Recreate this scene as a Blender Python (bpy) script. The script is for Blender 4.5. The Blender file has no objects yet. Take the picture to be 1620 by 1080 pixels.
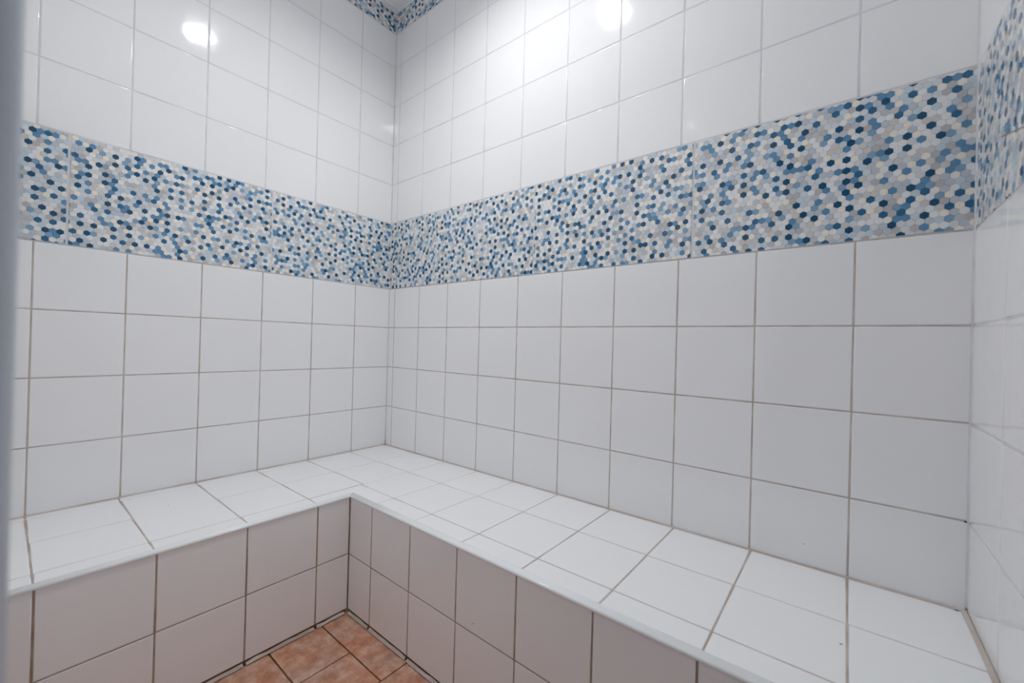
import bpy, math, random
from mathutils import Matrix, Vector
random.seed(11)
C = bpy.context.scene.collection
S = 1.3268            # metres per survey unit (one 20 cm tile pitch = 0.153 units)
Z0 = 0.757            # survey height of the floor below the reference joint
W = 1.553             # back wall length
YF = -0.952           # inside face of the front (door) wall
XD = 1.165            # door jamb
ZC = 1.240            # ceiling
BX, BY = 0.405, -0.377   # bench front faces
def bz(x, y=0): return -0.458 + 0.0073 * x     # the bench top runs slightly out of level

# ------------------------------------------------------------------ materials
def nodes(name):
    m = bpy.data.materials.new(name); m.use_nodes = True
    nt = m.node_tree; return m, nt, nt.nodes['Principled BSDF']
def setc(b, col, rough, spec=0.5):
    b.inputs['Base Color'].default_value = (*col, 1); b.inputs['Roughness'].default_value = rough
    b.inputs['Specular IOR Level'].default_value = spec
def lin(r, g, b):
    f = lambda c: (c/255/12.92) if c/255 <= .04045 else ((c/255+.055)/1.055)**2.4
    return (f(r), f(g), f(b))
def coords(nt):
    return nt.nodes.new('ShaderNodeTexCoord').outputs['Object']
def noise(nt, scale, detail=3, vec=None):
    n = nt.nodes.new('ShaderNodeTexNoise'); n.inputs['Scale'].default_value = scale; n.inputs['Detail'].default_value = detail
    nt.links.new(vec or coords(nt), n.inputs['Vector']); return n
def ramp(nt, fac, stops):
    r = nt.nodes.new('ShaderNodeValToRGB'); e = r.color_ramp.elements
    while len(e) < len(stops): e.new(0.5)
    for k, (p, c) in enumerate(stops): e[k].position = p; e[k].color = (*c, 1)
    nt.links.new(fac, r.inputs['Fac']); return r.outputs['Color']
def bump(nt, b, h, strength, dist):
    n = nt.nodes.new('ShaderNodeBump'); n.inputs['Strength'].default_value = strength; n.inputs['Distance'].default_value = dist
    nt.links.new(h, n.inputs['Height']); nt.links.new(n.outputs['Normal'], b.inputs['Normal'])
def plain(name, col, rough, spec=0.5):
    m, nt, b = nodes(name); setc(b, col, rough, spec); return m
def glaze(name, col, rough, wave=0.13, sc=11):
    m, nt, b = nodes(name); setc(b, col, rough)
    bump(nt, b, noise(nt, sc, 2).outputs['Fac'], wave, 0.004); return m
def grout(name, a, bb, sc=14):
    m, nt, b = nodes(name); setc(b, a, 0.85, 0.2)
    nt.links.new(ramp(nt, noise(nt, sc, 4).outputs['Fac'], [(0.36, a), (0.66, bb)]), b.inputs['Base Color']); return m

M = {}
M['tile'] = glaze('white_glazed_tile', (0.88, 0.88, 0.885), 0.065)
M['grout_pale'] = grout('pale_grey_grout', lin(221, 221, 224), lin(208, 207, 209))
M['grout_brown'] = grout('stained_grout', lin(182, 168, 158), lin(203, 195, 188))
M['grout_dark'] = grout('dark_grout', lin(150, 130, 116), lin(180, 163, 150))
M['grout_fine'] = grout('fine_bench_grout', lin(174, 158, 147), lin(197, 187, 179))
M['silicone'] = grout('bench_joint_filler', lin(186, 172, 161), lin(208, 199, 192), 8)
M['body'] = plain('wall_body', (0.5, 0.5, 0.5), 0.9)
M['speck'] = plain('dirt_speck', (0.08, 0.07, 0.06), 0.8, 0.2)
M['stain'] = plain('rust_stain', lin(176, 120, 74), 0.7, 0.3)
M['trim'] = plain('white_plastic_trim', (0.87, 0.89, 0.895), 0.10)
M['pvc'] = glaze('ceiling_panel', (0.92, 0.925, 0.93), 0.25, 0.03, 3)
M['pvc_trim'] = plain('ceiling_trim', (0.9, 0.9, 0.9), 0.3)
M['frame'] = plain('door_frame_white', (0.60, 0.65, 0.71), 0.35)
m, nt, b = nodes('lamp_opal_body'); setc(b, (0.85, 0.85, 0.85), 0.3)
b.inputs['Emission Color'].default_value = (0.972, 0.99, 1.0, 1); b.inputs['Emission Strength'].default_value = 2.0
M['lampring'] = m
m, nt, b = nodes('lamp_diffuser'); setc(b, (0.8, 0.8, 0.8), 0.4)
b.inputs['Emission Color'].default_value = (0.972, 0.99, 1.0, 1); b.inputs['Emission Strength'].default_value = 294.0
M['diffuser'] = m
# brown stone floor
m, nt, b = nodes('brown_stone_tile'); setc(b, (0.3, 0.18, 0.12), 0.42)
o = coords(nt)
n1 = noise(nt, 26, 9, o); n1.inputs['Roughness'].default_value = 0.68
c1 = ramp(nt, n1.outputs['Fac'], [(0.36, lin(142, 100, 80)), (0.46, lin(184, 132, 108)), (0.55, lin(204, 164, 140)), (0.66, lin(228, 200, 180))])
n2 = noise(nt, 9, 6, o)
c2 = ramp(nt, n2.outputs['Fac'], [(0.38, lin(190, 122, 88)), (0.62, lin(182, 154, 138))])
mx = nt.nodes.new('ShaderNodeMixRGB'); mx.inputs['Fac'].default_value = 0.45
nt.links.new(c1, mx.inputs['Color1']); nt.links.new(c2, mx.inputs['Color2']); nt.links.new(mx.outputs['Color'], b.inputs['Base Color'])
bump(nt, b, n1.outputs['Fac'], 0.25, 0.003)
M['stone'] = m
M['grout_floor'] = grout('floor_grout', lin(84, 56, 40), lin(104, 76, 58))
M['foot_gap'] = plain('dark_foot_gap', lin(96, 74, 62), 0.85, 0.2)
# mosaic colours
HEX = [('navy', lin(28, 82, 116), .125), ('deep_blue', lin(50, 106, 144), .09), ('mid_blue', lin(98, 144, 180), .12), ('steel_blue', lin(134, 168, 194), .05),
       ('cream', lin(242, 236, 226), .15), ('white', lin(234, 235, 236), .12), ('warm_grey', lin(212, 209, 206), .08), ('pale_grey', lin(218, 221, 223), .12), ('ice_blue', lin(202, 215, 224), .06)]
for n_, c_, p_ in HEX: M['hex_'+n_] = glaze('mosaic_'+n_, c_, 0.16, 0.15, 40)
def striped(name, a, bb):
    m, nt, b = nodes(name); setc(b, a, 0.2)
    s = nt.nodes.new('ShaderNodeSeparateXYZ'); nt.links.new(coords(nt), s.inputs[0])
    ad = nt.nodes.new('ShaderNodeMath'); ad.operation = 'ADD'; nt.links.new(s.outputs[0], ad.inputs[0]); nt.links.new(s.outputs[1], ad.inputs[1])
    mu = nt.nodes.new('ShaderNodeMath'); mu.operation = 'MULTIPLY'; mu.inputs[1].default_value = 2*math.pi/0.0021; nt.links.new(ad.outputs[0], mu.inputs[0])
    si = nt.nodes.new('ShaderNodeMath'); si.operation = 'SINE'; nt.links.new(mu.outputs[0], si.inputs[0])
    ma = nt.nodes.new('ShaderNodeMath'); ma.operation = 'MULTIPLY_ADD'; ma.inputs[1].default_value = 0.5; ma.inputs[2].default_value = 0.5; nt.links.new(si.outputs[0], ma.inputs[0])
    nt.links.new(ramp(nt, ma.outputs[0], [(0.35, bb), (0.6, a)]), b.inputs['Base Color']); return m
M['hex_stripe_light'] = striped('mosaic_stripe_light', lin(232, 234, 236), lin(142, 158, 178))
M['hex_stripe_warm'] = striped('mosaic_stripe_warm', lin(218, 214, 210), lin(156, 158, 166))
HEXK = ['hex_'+h[0] for h in HEX] + ['hex_stripe_light', 'hex_stripe_warm']
HEXW = [h[2] for h in HEX] + [.10, .06]

# ------------------------------------------------------------------ mesh collector (survey units in, metres out)
class MB:
    def __init__(s): s.v = []; s.f = []; s.mi = []; s.sm = []; s.mats = []
    def mat(s, k):
        if k not in s.mats: s.mats.append(k)
        return s.mats.index(k)
    def vert(s, p): s.v.append((p[0]*S, p[1]*S, (p[2]+Z0)*S)); return len(s.v)-1
    def face(s, idx, k, smooth=False): s.f.append(tuple(idx)); s.mi.append(s.mat(k)); s.sm.append(smooth)
    def box(s, a, b, k):
        x0, y0, z0 = a; x1, y1, z1 = b
        i = [s.vert(p) for p in ((x0,y0,z0),(x1,y0,z0),(x1,y1,z0),(x0,y1,z0),(x0,y0,z1),(x1,y0,z1),(x1,y1,z1),(x0,y1,z1))]
        for q in ((3,2,1,0),(4,5,6,7),(0,1,5,4),(1,2,6,5),(2,3,7,6),(3,0,4,7)): s.face([i[j] for j in q], k)
    def extrude(s, prof, A, B, k, smooth=False, caps=True):
        """closed profile of 3-D points at A, matching one at B"""
        n = len(prof[0]); a = [s.vert(p) for p in prof[0]]; b = [s.vert(p) for p in prof[1]]
        for j in range(n): s.face((a[j], a[(j+1) % n], b[(j+1) % n], b[j]), k, smooth)
        if caps: s.face(a[::-1], k); s.face(b, k)
    def build(s, name, parent=None, kind=None):
        me = bpy.data.meshes.new(name); me.from_pydata(s.v, [], s.f)
        for k in s.mats: me.materials.append(M[k])
        me.polygons.foreach_set('material_index', s.mi); me.polygons.foreach_set('use_smooth', s.sm)
        me.update(); o = bpy.data.objects.new(name, me); C.objects.link(o)
        if parent is not None: o.parent = parent
        if kind: o['kind'] = kind
        return o

class Frame:      # a tiled face: origin, u and v directions, outward normal
    def __init__(s, o, u, v, n): s.o, s.u, s.v, s.n = Vector(o), Vector(u), Vector(v), Vector(n)
    def p(s, a, b, d=0.0): return s.o + s.u*a + s.v*b + s.n*d
RINGS = [(0.0, -0.0065), (0.0, -0.0012), (0.0003, -0.0006), (0.0009, -0.00015), (0.0018, 0.0)]
def tile(mb, fr, u0, u1, v0, v1, k='tile', gu=0.0012, gv=0.0011, tilt=0.0012, shape=None, warp=None):
    """one pillow-edged tile with joints half gu / gv wide all round"""
    if u1-u0 < 0.006 or v1-v0 < 0.006: return
    cu, cv = (u0+u1)/2, (v0+v1)/2; tu, tv = [max(-1.6*tilt, min(1.6*tilt, random.gauss(0, tilt))) for _ in (0, 1)]
    dn = random.uniform(0, 0.0001)+abs(tu)*(u1-u0)/2+abs(tv)*(v1-v0)/2      # never sinks into the joint
    base = shape or [(u0+gu, v0+gv), (u1-gu, v0+gv), (u1-gu, v1-gv), (u0+gu, v1-gv)]
    rings = []
    n = len(base)
    for ins, d in RINGS:
        r = []
        for j, (a, b) in enumerate(base):
            # inset along both neighbouring edges
            pa, na = base[j-1], base[(j+1) % n]
            def un(p, q): l = math.hypot(q[0]-p[0], q[1]-p[1]); return ((q[0]-p[0])/l, (q[1]-p[1])/l)
            e1, e2 = un(pa, (a, b)), un((a, b), na)
            nx, ny = -e1[1]-e2[1], e1[0]+e2[0]; dt = nx*(-e1[1])+ny*e1[0]
            aa, bb = a+ins*nx/dt, b+ins*ny/dt
            dd = d + (dn + (aa-cu)*tu + (bb-cv)*tv if d > -0.006 else 0)
            P = fr.p(aa, bb, dd)
            if warp: P = warp(P)
            r.append(mb.vert(P))
        rings.append(r)
    for a, b in zip(rings, rings[1:]):
        for j in range(n): mb.face((a[j], a[(j+1) % n], b[(j+1) % n], b[j]), k, True)
    mb.face(rings[-1], k)
def quad(mb, fr, u0, u1, v0, v1, d, k, warp=None):
    q = [fr.p(u0, v0, d), fr.p(u1, v0, d), fr.p(u1, v1, d), fr.p(u0, v1, d)]
    if warp: q = [warp(p) for p in q]
    mb.face([mb.vert(p) for p in q], k)

def clip(poly, u0, u1, v0, v1):
    for ax, lim, sg in ((0, u0, 1), (0, u1, -1), (1, v0, 1), (1, v1, -1)):
        out = []
        for j in range(len(poly)):
            p, q = poly[j-1], poly[j]; dp, dq = (p[ax]-lim)*sg, (q[ax]-lim)*sg
            if (dp >= 0) != (dq >= 0):
                t = dp/(dp-dq); out.append((p[0]+(q[0]-p[0])*t, p[1]+(q[1]-p[1])*t))
            if dq >= 0: out.append(q)
        poly = out
        if not poly: return []
    # drop near-duplicate corners
    res = []
    for p in poly:
        if not res or math.hypot(p[0]-res[-1][0], p[1]-res[-1][1]) > 2e-4: res.append(p)
    if len(res) > 1 and math.hypot(res[0][0]-res[-1][0], res[0][1]-res[-1][1]) < 2e-4: res.pop()
    return res if len(res) > 2 else []
HW = 0.01135
BLUES = {'hex_navy', 'hex_deep_blue', 'hex_mid_blue', 'hex_steel_blue'}
DARK = {'hex_navy', 'hex_deep_blue'}
def mosaic(name, parent, fr, usplits, v0, v1, back='grout_pale', gv=0.0016):
    """printed hexagon tiles: relief hexagons clipped to each big tile"""
    mb = MB()
    quad(mb, fr, usplits[0], usplits[-1], v0, v1, -0.0003, back)
    for u0, u1 in zip(usplits, usplits[1:]):
        a0, a1, b0, b1 = u0+0.0022, u1-0.0022, v0+gv, v1-gv
        quad(mb, fr, a0, a1, b0, b1, -0.0001, 'hex_pale_grey')
        du, dv = random.random()*HW, random.random()*HW
        R = HW/math.sqrt(3); rp = HW*math.sqrt(3)/2; chosen = {}
        rows = int((v1-v0)/rp)+3; colsn = int((u1-u0)/HW)+3
        for i in range(rows):
            for j in range(colsn):
                cx = u0-HW+du+j*HW+(HW/2 if i % 2 else 0); cy = v0-rp+dv*0.8+i*rp
                hexa = [(cx+R*0.998*math.cos(math.radians(30+60*t)), cy+R*0.998*math.sin(math.radians(30+60*t))) for t in range(6)]
                poly = clip(hexa, a0, a1, b0, b1)
                nb = [chosen.get(q) for q in ((i, j-1), (i-1, j), (i-1, j-1 if i % 2 == 0 else j+1))]
                for _ in range(6):
                    k = random.choices(HEXK, HEXW)[0]
                    if k in DARK and any(x in DARK for x in nb): continue
                    if k in BLUES and any(x in BLUES for x in nb) and random.random() < 0.4: continue
                    if k == 'hex_cream' and 'hex_cream' in nb: continue
                    break
                chosen[(i, j)] = k
                if not poly: continue
                h = random.uniform(0.0002, 0.0008); tx, ty = random.gauss(0, .012), random.gauss(0, .012)
                n = len(poly); mx_ = sum(p[0] for p in poly)/n; my_ = sum(p[1] for p in poly)/n
                lo = [mb.vert(fr.p(a, b, -0.0002)) for a, b in poly]
                f_ = 0.965
                hi = [mb.vert(fr.p(mx_+(a-mx_)*f_, my_+(b-my_)*f_, h+(a-cx)*tx+(b-cy)*ty)) for a, b in poly]
                for q in range(n): mb.face((lo[q], lo[(q+1) % n], hi[(q+1) % n], hi[q]), k)
                mb.face(hi, k)
    return mb.build(name, parent)

# ------------------------------------------------------------------ joint rows and columns read off the walls
P = 0.153
ROWS_LOW = [-0.462, -0.3066, -0.1531, 0.0, 0.1512]
BAND0, BAND1 = 0.1512, 0.4075
ROWS_UP = [0.4075, 0.5594, 0.7127, 0.8669, 1.0221, 1.1525]
BORD0, BORD1 = 1.1525, 1.2375
COLS_B = [0.0, 0.0357, 0.1842, 0.3369, 0.4899, 0.6428, 0.7959, 0.9485, 1.1019, 1.2549, 1.4082, W]
COLS_L = [0.0, 0.1442, 0.2989, 0.4533, 0.6074, 0.7619, 0.9152, -YF]
COLS_R = [0.0, 0.167, 0.320, 0.473, 0.626, 0.779, 0.932, 1.06]
FB = Frame((0, 0, 0), (1, 0, 0), (0, 0, 1), (0, -1, 0))          # back wall, u = x
FL = Frame((0, 0, 0), (0, -1, 0), (0, 0, 1), (1, 0, 0))          # left wall, u = -y
FL.flip = True
FR = Frame((W, 0, 0), (0, -1, 0), (0, 0, 1), (-1, 0, 0))         # right wall, u = -y
FF = Frame((0, YF, 0), (1, 0, 0), (0, 0, 1), (0, 1, 0))          # front wall, u = x

def tiled_wall(name, fr, cols, low, g_low, g_up, slab, umax, tilt=0.0012):
    mb = MB()
    mb.box(*slab, 'body')
    quad(mb, fr, 0, umax, low[0], BAND0, -0.0004, g_low)
    quad(mb, fr, 0, umax, BAND1, BORD0, -0.0004, g_up)
    for rows in (low, ROWS_UP):
        for a, b in zip(cols, cols[1:]):
            for c, d in zip(rows, rows[1:]): tile(mb, fr, a, b, c, d, tilt=tilt)
    return mb
T = 0.10
ZT = ZC + 0.10
mbw = tiled_wall('wall_back', FB, COLS_B, ROWS_LOW, 'grout_brown', 'grout_pale', ((-T, 0.0025, -Z0), (W+T, T, ZT)), W)
# small dark pits in the tiling
def disc(mb, fr, u, v, d, r, k, e=1.0):
    c = [mb.vert(fr.p(u+r*e*math.cos(t*math.pi/5)*random.uniform(.7, 1.1), v+r*math.sin(t*math.pi/5)*random.uniform(.7, 1.1), d)) for t in range(10)]
    t = mb.vert(fr.p(u, v, d+0.0003))
    for q in range(10): mb.face((c[q], c[(q+1) % 10], t), k, True)
disc(mbw, FB, 1.3435, -0.4091, 0.0003, 0.0010, 'speck')
disc(mbw, FB, 1.5500, -0.3075, 0.0004, 0.0016, 'speck', 1.6)
wb = mbw.build('wall_back', kind='structure')
mosaic('mosaic_band', wb, FB, [0.0, 0.2675, 0.6957, 1.1298, W], BAND0, BAND1)
mosaic('mosaic_border', wb, FB, [0.0, 0.2675, 0.6957, 1.1298, W], BORD0, BORD1, gv=0.0025)
ml = tiled_wall('wall_left', FL, COLS_L, ROWS_LOW, 'grout_brown', 'grout_pale', ((-T, YF-T, -Z0), (-0.0025, 0.0025, ZT)), -YF)
wl = ml.build('wall_left', kind='structure')
mosaic('mosaic_band', wl, FL, [0.0, 0.4310, 0.8652, -YF], BAND0, BAND1)
mosaic('mosaic_border', wl, FL, [0.0, 0.4310, 0.8652, -YF], BORD0, BORD1, gv=0.0025)
mr = tiled_wall('wall_right', FR, COLS_R, [-0.757, -0.6128, -0.4597, -0.3080, -0.1545, 0.0, 0.1512], 'grout_pale', 'grout_pale', ((W+0.0025, YF-T, -Z0), (W+T, 0.0025, ZT)), 1.05, 0.0006)
wr = mr.build('wall_right', kind='structure')
mosaic('mosaic_band', wr, FR, [0.0, 0.43, 0.86, 1.05], BAND0, BAND1)
mosaic('mosaic_border', wr, FR, [0.0, 0.43, 0.86, 1.05], BORD0, BORD1, gv=0.0025)
def bead(name, parent, x, y, sx, z0, z1, r=0.0026):
    b_ = MB(); q = [(x, y), (x+sx*r, y), (x+sx*r*0.36, y-r*0.36), (x, y-r)]
    b_.extrude(([(px, py, z0) for px, py in q], [(px, py, z1) for px, py in q]), 0, 0, 'grout_pale'); b_.build(name, parent)
bead('corner_bead', wr, W-0.0001, -0.0001, -1, -0.44, BORD1)
bead('corner_bead', wl, 0.0001, -0.0001, 1, -0.44, BORD1, 0.0016)
g = MB()      # raised brown joint across the band of the right wall
pr0, pr1 = [], []
for (u, v), out in (((0.132, 0.2422), pr0), ((0.43, 0.160), pr1)):
    for du, dd in ((-0.0012, 0), (-0.0008, 0.0011), (0.0008, 0.0011), (0.0012, 0)): out.append(FR.p(u, v+du, dd))
g.extrude((pr0, pr1), 0, 0, 'grout_dark'); g.build('grout_line', wr)
# front wall with the doorway
ZD = 0.78
mf = MB()
mf.box((-T, YF-T, -Z0), (XD-0.03, YF-0.0025, ZT), 'body'); mf.box((XD-0.03, YF-T, ZD), (W, YF-0.0025, ZT), 'body')
cf = [0.0, 0.11, 0.263, 0.416, 0.569, 0.722, 0.875, 1.028, XD-0.03]
quad(mf, FF, 0, XD-0.03, -Z0, BAND0, -0.0004, 'grout_pale'); quad(mf, FF, 0, XD-0.03, BAND1, ZD, -0.0006, 'grout_pale'); quad(mf, FF, 0, W, ZD+0.03, BORD0, -0.0006, 'grout_pale')
rl = [-0.757, -0.6128, -0.4597, -0.3066, -0.1531, 0.0, 0.1512]
for a, b in zip(cf, cf[1:]):
    for rows in (rl, ROWS_UP):
        for c, d in zip(rows, rows[1:]): tile(mf, FF, a, b, c, d)
for a, b in ((XD-0.03, 1.334), (1.334, W)):
    for c, d in ((ZD+0.03, 0.8669), (0.8669, 1.0221), (1.0221, BORD0)): tile(mf, FF, a, b, c, d)
wf = mf.build('wall_front', kind='structure')
mosaic('mosaic_band', wf, FF, [0.0, 0.35, 0.78, XD-0.03], BAND0, BAND1)
mosaic('mosaic_border', wf, FF, [0.0, 0.35, 0.78, 1.21, W], BORD0, BORD1, gv=0.0025)
# door frame: rounded white jamb and head
def rounded(x0, x1, y0, y1, r=0.006, n=5):
    pts = []
    for cx, cy, a0 in ((x1-r, y1-r, 0), (x0+r, y1-r, 90), (x0+r, y0+r, 180), (x1-r, y0+r, 270)):
        for t in range(n+1):
            a = math.radians(a0+90*t/n); pts.append((cx+r*math.cos(a), cy+r*math.sin(a)))
    return pts
d1 = MB(); pf = rounded(XD-0.03, XD, YF-T, YF+0.0005)
d1.extrude(([(x, y, -Z0) for x, y in pf], [(x, y, ZD+0.03) for x, y in pf]), 0, 0, 'frame', True)
pf = rounded(YF-T, YF+0.0005, ZD, ZD+0.03)
d1.extrude(([(XD, y, z) for y, z in pf], [(W-0.003, y, z) for y, z in pf]), 0, 0, 'frame', True)
d1.build('door_1', kind='structure')

# ------------------------------------------------------------------ floor: herringbone of brown stone
fl = MB()
fl.box((-T, YF-T-0.02, -Z0-0.08), (W+T, T, -Z0-0.0008), 'grout_floor')
FFl = Frame((0, 0, -Z0), (1, 0, 0), (0, 1, 0), (0, 0, 1))
a = 0.1205
for k in range(-12, 14):
    for q in range(-6, 7):
        ox, oy = 0.4185+(k+2*q)*a, -0.4445+(k-2*q)*a
        for (x0, y0, x1, y1) in ((ox, oy, ox+2*a, oy+a), (ox+a, oy-2*a, ox+2*a, oy)):
            x0, x1, y0, y1 = max(x0, BX-0.004), min(x1, W), max(y0, YF-0.11), min(y1, BY+0.004)
            if x0 < BX+0.03: x0 = BX-0.004
            if x1 < BX+0.03: continue
            if x1-x0 > 0.008 and y1-y0 > 0.008: tile(fl, FFl, x0, x1, y0, y1, 'stone', 0.0016, 0.0016, 0.002)
fl.build('floor', kind='structure')

# ------------------------------------------------------------------ ceiling: plastic panels
ce = MB()
ce.box((-T, YF-T, ZC+0.004), (W+T, T, ZT), 'body')
FC = Frame((0, 0, ZC), (1, 0, 0), (0, -1, 0), (0, 0, -1))
x = 0.0
for x1 in [0.075*i for i in range(1, 21)]+[W]:
    tile(ce, FC, x, x1, 0, -YF+0.1, 'pvc', 0.0004, 0.0002, 0.0005); x = x1
ceil = ce.build('ceiling', kind='structure')
tr = MB()
for q in ([(0.0005, -0.0005), (W-0.0005, YF+0.0005)],):
    (xa, ya), (xb, yb) = q
    tr.box((xa, yb, ZC-0.004), (xa+0.019, ya, ZC-0.0003), 'pvc_trim')
    tr.box((xa, yb, ZC-0.0065), (xa+0.003, ya, ZC-0.004), 'trim')
    tr.box((xa+0.017, yb, ZC-0.0052), (xa+0.0195, ya, ZC-0.004), 'trim')
    tr.box((xa+0.0035, ya-0.003, ZC-0.0065), (xb, ya, ZC-0.0003), 'trim')
    tr.box((xb-0.019, yb, ZC-0.004), (xb, ya-0.0035, ZC-0.0003), 'pvc_trim')
    tr.box((xa+0.0195, yb, ZC-0.004), (xb-0.0195, yb+0.019, ZC-0.0003), 'pvc_trim')
tr.build('trim_1', kind='structure')

# ------------------------------------------------------------------ the L-shaped bench
root = bpy.data.objects.new('bench', None); C.objects.link(root)
root['label'] = 'L-shaped built-in bench clad in white tiles, running along two walls'
root['category'] = 'bench'
FT = Frame((0, 0, 0), (1, 0, 0), (0, 1, 0), (0, 0, 1))
def onto(p): return Vector((p[0], p[1], p[2]+bz(p[0])))
NX, NY = 0.3885, -0.3605          # where the edge trim begins
st = MB()
zb = -Z0
# solid core (leaves a recess for the tiles)
for (x0, y0, x1, y1) in ((0.001, YF+0.002, BX-0.004, -0.001), (BX-0.004, BY+0.004, W-0.001, -0.001)):
    i = [st.vert(p) for p in ((x0,y0,zb),(x1,y0,zb),(x1,y1,zb),(x0,y1,zb))]
    j = [st.vert((p[0], p[1], bz(p[0])-0.0007)) for p in ((x0,y0),(x1,y0),(x1,y1),(x0,y1))]
    st.face(j, 'grout_fine')
    for q in range(4): st.face((i[q], i[(q+1) % 4], j[(q+1) % 4], j[q]), 'grout_brown')
XJ = [0.348, 0.5005, 0.648, 0.801, 0.954, 1.1065, 1.258, 1.4078, W-0.0045]
YJ = [-0.003, -0.1555, -0.3115]
def bt(x0, x1, y0, y1, gu, gv, shape=None): tile(st, FT, x0, x1, y0, y1, 'tile', gu, gv, 0.0007, shape, onto)
# back run: two full rows and a cut front strip; thin joints along the wall, wider ones across
for x0, x1 in zip(XJ, XJ[1:]):
    k = 0.0017 if x1 > 0.9 else 0.0011
    e = 0.0022*max(0, x0-0.8)
    ya, yb = YJ[1]-0.0055*min(1, max(0, (x0-0.6)/0.4)), YJ[2]
    bt(x0, x1, ya, -0.003, k*0.75, 0.0010); bt(x0, x1, yb, ya, k*0.75, 0.0010); bt(x0, x1, NY, yb, k*0.75, 0.0010)
# corner block
XL = [0.0025, 0.184, 0.348]
for y0, y1 in ((-0.1520, -0.003), (-0.3050, -0.1520)):
    for x0, x1 in zip(XL, XL[1:]): bt(x0, x1, y0, y1, 0.0010, 0.0012)
# left run
YL = [-0.3050, -0.4580, -0.6090, -0.7655, -0.9155, YF+0.0012]
g1 = 0.0013
for r, (y1, y0) in enumerate(zip(YL, YL[1:])):
    cuts = [0.0025, 0.027, 0.184, 0.345] if r in (0, 1, 3) else [0.0025, 0.027, 0.345]
    for x0, x1 in zip(cuts, cuts[1:]): bt(x0, x1, y0, y1, 0.0009, g1)
    if r: bt(0.345, NX, y0, y1, 0.0011, g1)
# L-shaped filler tile at the inner corner
bt(0.3475, 0.5005, YL[1], YJ[2], 0, 0, [(0.3485, YL[1]+0.0012), (NX, YL[1]+0.0012), (NX, NY), (0.4995, NY), (0.4995, YJ[2]-0.0008), (0.3485, YJ[2]-0.0008)])
# filler joint against the walls
def fillet(p0, p1, n):       # p0-p1 along the wall foot, n points away from the wall
    e = 0.0007
    q = [(p0[0]+n[0]*0.0042, p0[1]+n[1]*0.0042, 0.0002), (p1[0]+n[0]*0.0042, p1[1]+n[1]*0.0042, 0.0002), (p1[0]+n[0]*e, p1[1]+n[1]*e, 0.0024), (p0[0]+n[0]*e, p0[1]+n[1]*e, 0.0024)]
    st.face([st.vert((px, py, bz(px)+h)) for px, py, h in q], 'silicone')
fillet((0.0008, 0), (W-0.0008, 0), (0, -1)); fillet((0, -0.0008), (0, YF+0.0012), (1, 0))
q = [(W-0.0065, BY+0.02), (W-0.0008, BY+0.02), (W-0.0008, -0.0008), (W-0.0065, -0.0008)]
st.face([st.vert((px, py, bz(px)+0.0003+(0.002 if px > W-0.003 else 0))) for px, py in q], 'silicone')
fz = Frame((0, 0, 0), (1, 0, 0), (0, 1, 0), (0, 0, 1))
def spk(x, y, r, k='speck', e=1.0):
    z = bz(x)+0.0007; c = [st.vert((x+r*e*math.cos(t*math.pi/5)*random.uniform(.6, 1.1), y+r*math.sin(t*math.pi/5)*random.uniform(.6, 1.1), z)) for t in range(10)]
    st.face(c, k)
for x, y, r, e in ((0.1506, -0.6971, .0013, 1.5), (0.1509, -0.1204, .0016, 1), (0.0937, -0.1546, .0012, 1.6), (0.0353, -0.0975, .0014, 1.8), (0.0257, -0.2867, .0012, 1.8),
                   (1.1067, -0.2379, .0013, 1.3), (1.4012, -0.2223, .0012, 1.9), (1.4032, -0.017, .0010, 1), (W-0.012, -0.006, .0022, 1.6), (0.012, -0.43, .001, 2)): spk(x, y, r, 'speck', e)
spk(0.008, -0.007, 0.006, 'stain'); spk(0.0045, -0.0045, 0.0025, 'speck')
st.build('seat_top', root)
# tiled front faces
RISER = [-Z0+0.0105, -0.6045, None]
def front(name, fr, cols, rise, dz):
    mb = MB()
    for a, b in zip(cols, cols[1:]):
        X = fr.p((a+b)/2, 0, 0)[0]; top = bz(X)-0.002
        tile(mb, fr, a, b, -Z0+0.0105, -0.6045+dz((a+b)/2), 'tile', 0.0014, 0.0009, 0.001)
        tile(mb, fr, a, b, -0.6045+dz((a+b)/2), top, 'tile', 0.0014, 0.0009, 0.001)
    i = [mb.vert(fr.p(u, v, -0.0005)) for u, v in ((cols[0], -Z0), (cols[-1], -Z0), (cols[-1], bz(fr.p(cols[-1], 0)[0])-0.002), (cols[0], bz(fr.p(cols[0], 0)[0])-0.002))]
    mb.face(i, 'grout_dark')
    return mb
FBB = Frame((0, BY, 0), (1, 0, 0), (0, 0, 1), (0, -1, 0))
FBL = Frame((BX, 0, 0), (0, -1, 0), (0, 0, 1), (1, 0, 0))
mb = front('front_panel', FBB, [BX+0.0003, 0.5055, 0.6545, 0.8045, 0.955, 1.1044, 1.2557, 1.408, W-0.0015], None, lambda u: 0.0015*(u-0.8))
disc(mb, FBB, 0.8544, -0.585, 0.0004, 0.0013, 'speck')
mb.build('front_panel', root)
mb = front('front_panel', FBL, [-BY+0.0003, 0.461, 0.6135, 0.7645, 0.915, -YF-0.0015], None, lambda u: -0.007*(u-0.45))
mb.build('front_panel', root)
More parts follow.
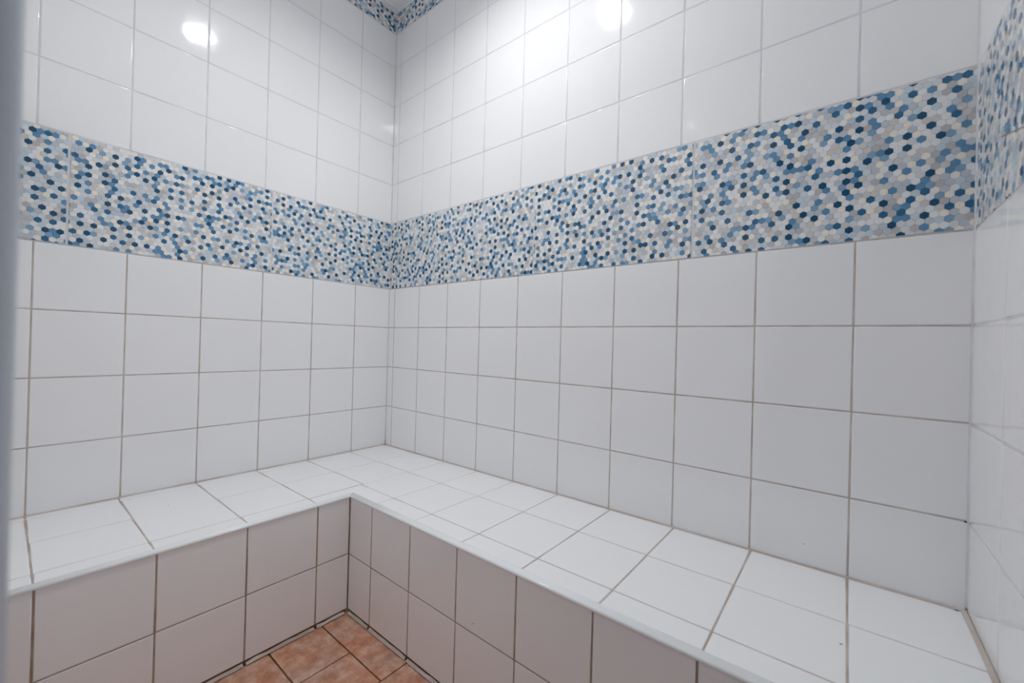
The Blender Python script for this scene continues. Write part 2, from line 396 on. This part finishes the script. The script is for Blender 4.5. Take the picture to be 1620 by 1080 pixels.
# grouted gap strip at the foot of the bench, chipped at every joint
def foot(fr, cols):
    mb = MB()
    quad(mb, fr, cols[0], cols[-1], -Z0, -Z0+0.0112, -0.0004, 'foot_gap')  # dark brown backing, visible above and below the strip
    for a, b in zip(cols, cols[1:]):
        n = 7; u = [a+0.003+(b-a-0.006)*t/n for t in range(n+1)]
        lo = [-Z0+0.0022+random.uniform(-.0005, .0008) for _ in u]; hi = [-Z0+0.0072+random.uniform(-.0012, .0012) for _ in u]
        A = [[mb.vert(fr.p(q, l, d)) for q, l in zip(u, lo)] for d in (-0.001, 0.0046)]
        B = [[mb.vert(fr.p(q, h, d)) for q, h in zip(u, hi)] for d in (-0.001, 0.0012)]
        for t in range(n):
            mb.face((A[1][t], A[1][t+1], B[1][t+1], B[1][t]), 'grout_brown'); mb.face((B[1][t], B[1][t+1], B[0][t+1], B[0][t]), 'grout_brown')
    return mb
foot(FBB, [BX+0.006, 0.5055, 0.6545, 0.8045, 0.955, 1.1044, 1.2557, 1.408, W-0.0015]).build('foot_strip', root)
foot(FBL, [-BY+0.006, 0.461, 0.6135, 0.7645, 0.915, -YF-0.0015]).build('foot_strip', root)
# rounded plastic edge trim, mitred at the inner corner
prof = [(0.0165, -0.0006), (0.0165, 0.0005), (0.0150, 0.0007), (0.0070, 0.0009), (0.0010, 0.0013)]     # (distance behind the face, height)
for t in range(1, 8):
    an = math.radians(90*t/7); prof.append((0.0010-0.0034*math.sin(an), -0.0021+0.0034*math.cos(an)))
prof += [(-0.0024, -0.0028), (-0.0020, -0.0036), (-0.0010, -0.0040), (0.0004, -0.0040), (0.0004, -0.0006)]
et = MB()
et.extrude(([(BX-d, BY+d, bz(BX)+h) for d, h in prof], [(W-0.0013, BY+d, bz(W)+h) for d, h in prof]), 0, 0, 'trim', True)
eo = et.build('edge_trim', root)
et = MB()
et.extrude(([(BX-d, BY+d, bz(BX)+h) for d, h in prof][::-1], [(BX-d, YF+0.0013, bz(BX)+h) for d, h in prof][::-1]), 0, 0, 'trim', True)
e2 = et.build('edge_trim', root)

# ------------------------------------------------------------------ ceiling lamp
LX, LY = 0.705, -0.46
lamp = bpy.data.objects.new('ceiling_lamp', None); C.objects.link(lamp)
lamp['label'] = 'round white lit lamp mounted on the panelled ceiling'; lamp['category'] = 'lamp'
def lathe(prof, k, n=40):
    mb = MB(); rings = [[mb.vert((LX+r*math.cos(2*math.pi*t/n), LY+r*math.sin(2*math.pi*t/n), ZC+z)) for t in range(n)] for r, z in prof]
    for a, b in zip(rings, rings[1:]):
        for t in range(n): mb.face((a[t], a[(t+1) % n], b[(t+1) % n], b[t]), k, True)
    mb.face(rings[-1], k, True); return mb
lathe([(0.038, 0.0), (0.060, -0.052), (0.0585, -0.056), (0.0555, -0.0575), (0.0525, -0.0565), (0.0516, -0.054), (0.0516, -0.030)], 'lampring').build('base', lamp)
lathe([(0.0513, -0.0330), (0.049, -0.0336), (0.040, -0.0350), (0.025, -0.0362), (0.012, -0.0368), (0.003, -0.0370)], 'diffuser').build('diffuser', lamp)
for o in (root, lamp):
    pass
def rebase(o, x, y, z):        # put the Empty at the thing's base, its parts stay where they are
    o.location = (x*S, y*S, (z+Z0)*S); mi = Matrix.Translation(o.location).inverted()
    for c in o.children: c.matrix_parent_inverse = mi
rebase(root, BX, BY, -Z0); rebase(lamp, LX, LY, ZC)

# ------------------------------------------------------------------ light from the corridor behind the doorway
w = bpy.data.worlds.new('World'); bpy.context.scene.world = w; w.use_nodes = True
bg = w.node_tree.nodes['Background']; bg.inputs['Color'].default_value = (0.72, 0.82, 1.0, 1); bg.inputs['Strength'].default_value = 0.15

# ------------------------------------------------------------------ camera
cam = bpy.data.cameras.new('Camera'); co = bpy.data.objects.new('Camera', cam); C.objects.link(co)
yaw, pit, rol = math.radians(38.98637), math.radians(90.19194), math.radians(1.54265)
R = Matrix.Rotation(yaw, 4, 'Z') @ Matrix.Rotation(pit, 4, 'X') @ Matrix.Rotation(rol, 4, 'Z')
co.matrix_world = Matrix.Translation((1.398891*S, -0.954816*S, (-0.046483+Z0)*S)) @ R
cam.sensor_width = 36.0; cam.lens = 653.149/1620*36.0; cam.clip_start = 0.01
cam.dof.use_dof = True; cam.dof.focus_distance = 1.75; cam.dof.aperture_fstop = 3.2
sc = bpy.context.scene; sc.camera = co
sc.view_settings.view_transform = 'Standard'; sc.view_settings.look = 'None'; sc.view_settings.exposure = 0.0; sc.view_settings.gamma = 1.0
sc.view_settings.use_curve_mapping = False
sc.cycles.max_bounces = 28; sc.cycles.diffuse_bounces = 24; sc.cycles.glossy_bounces = 6
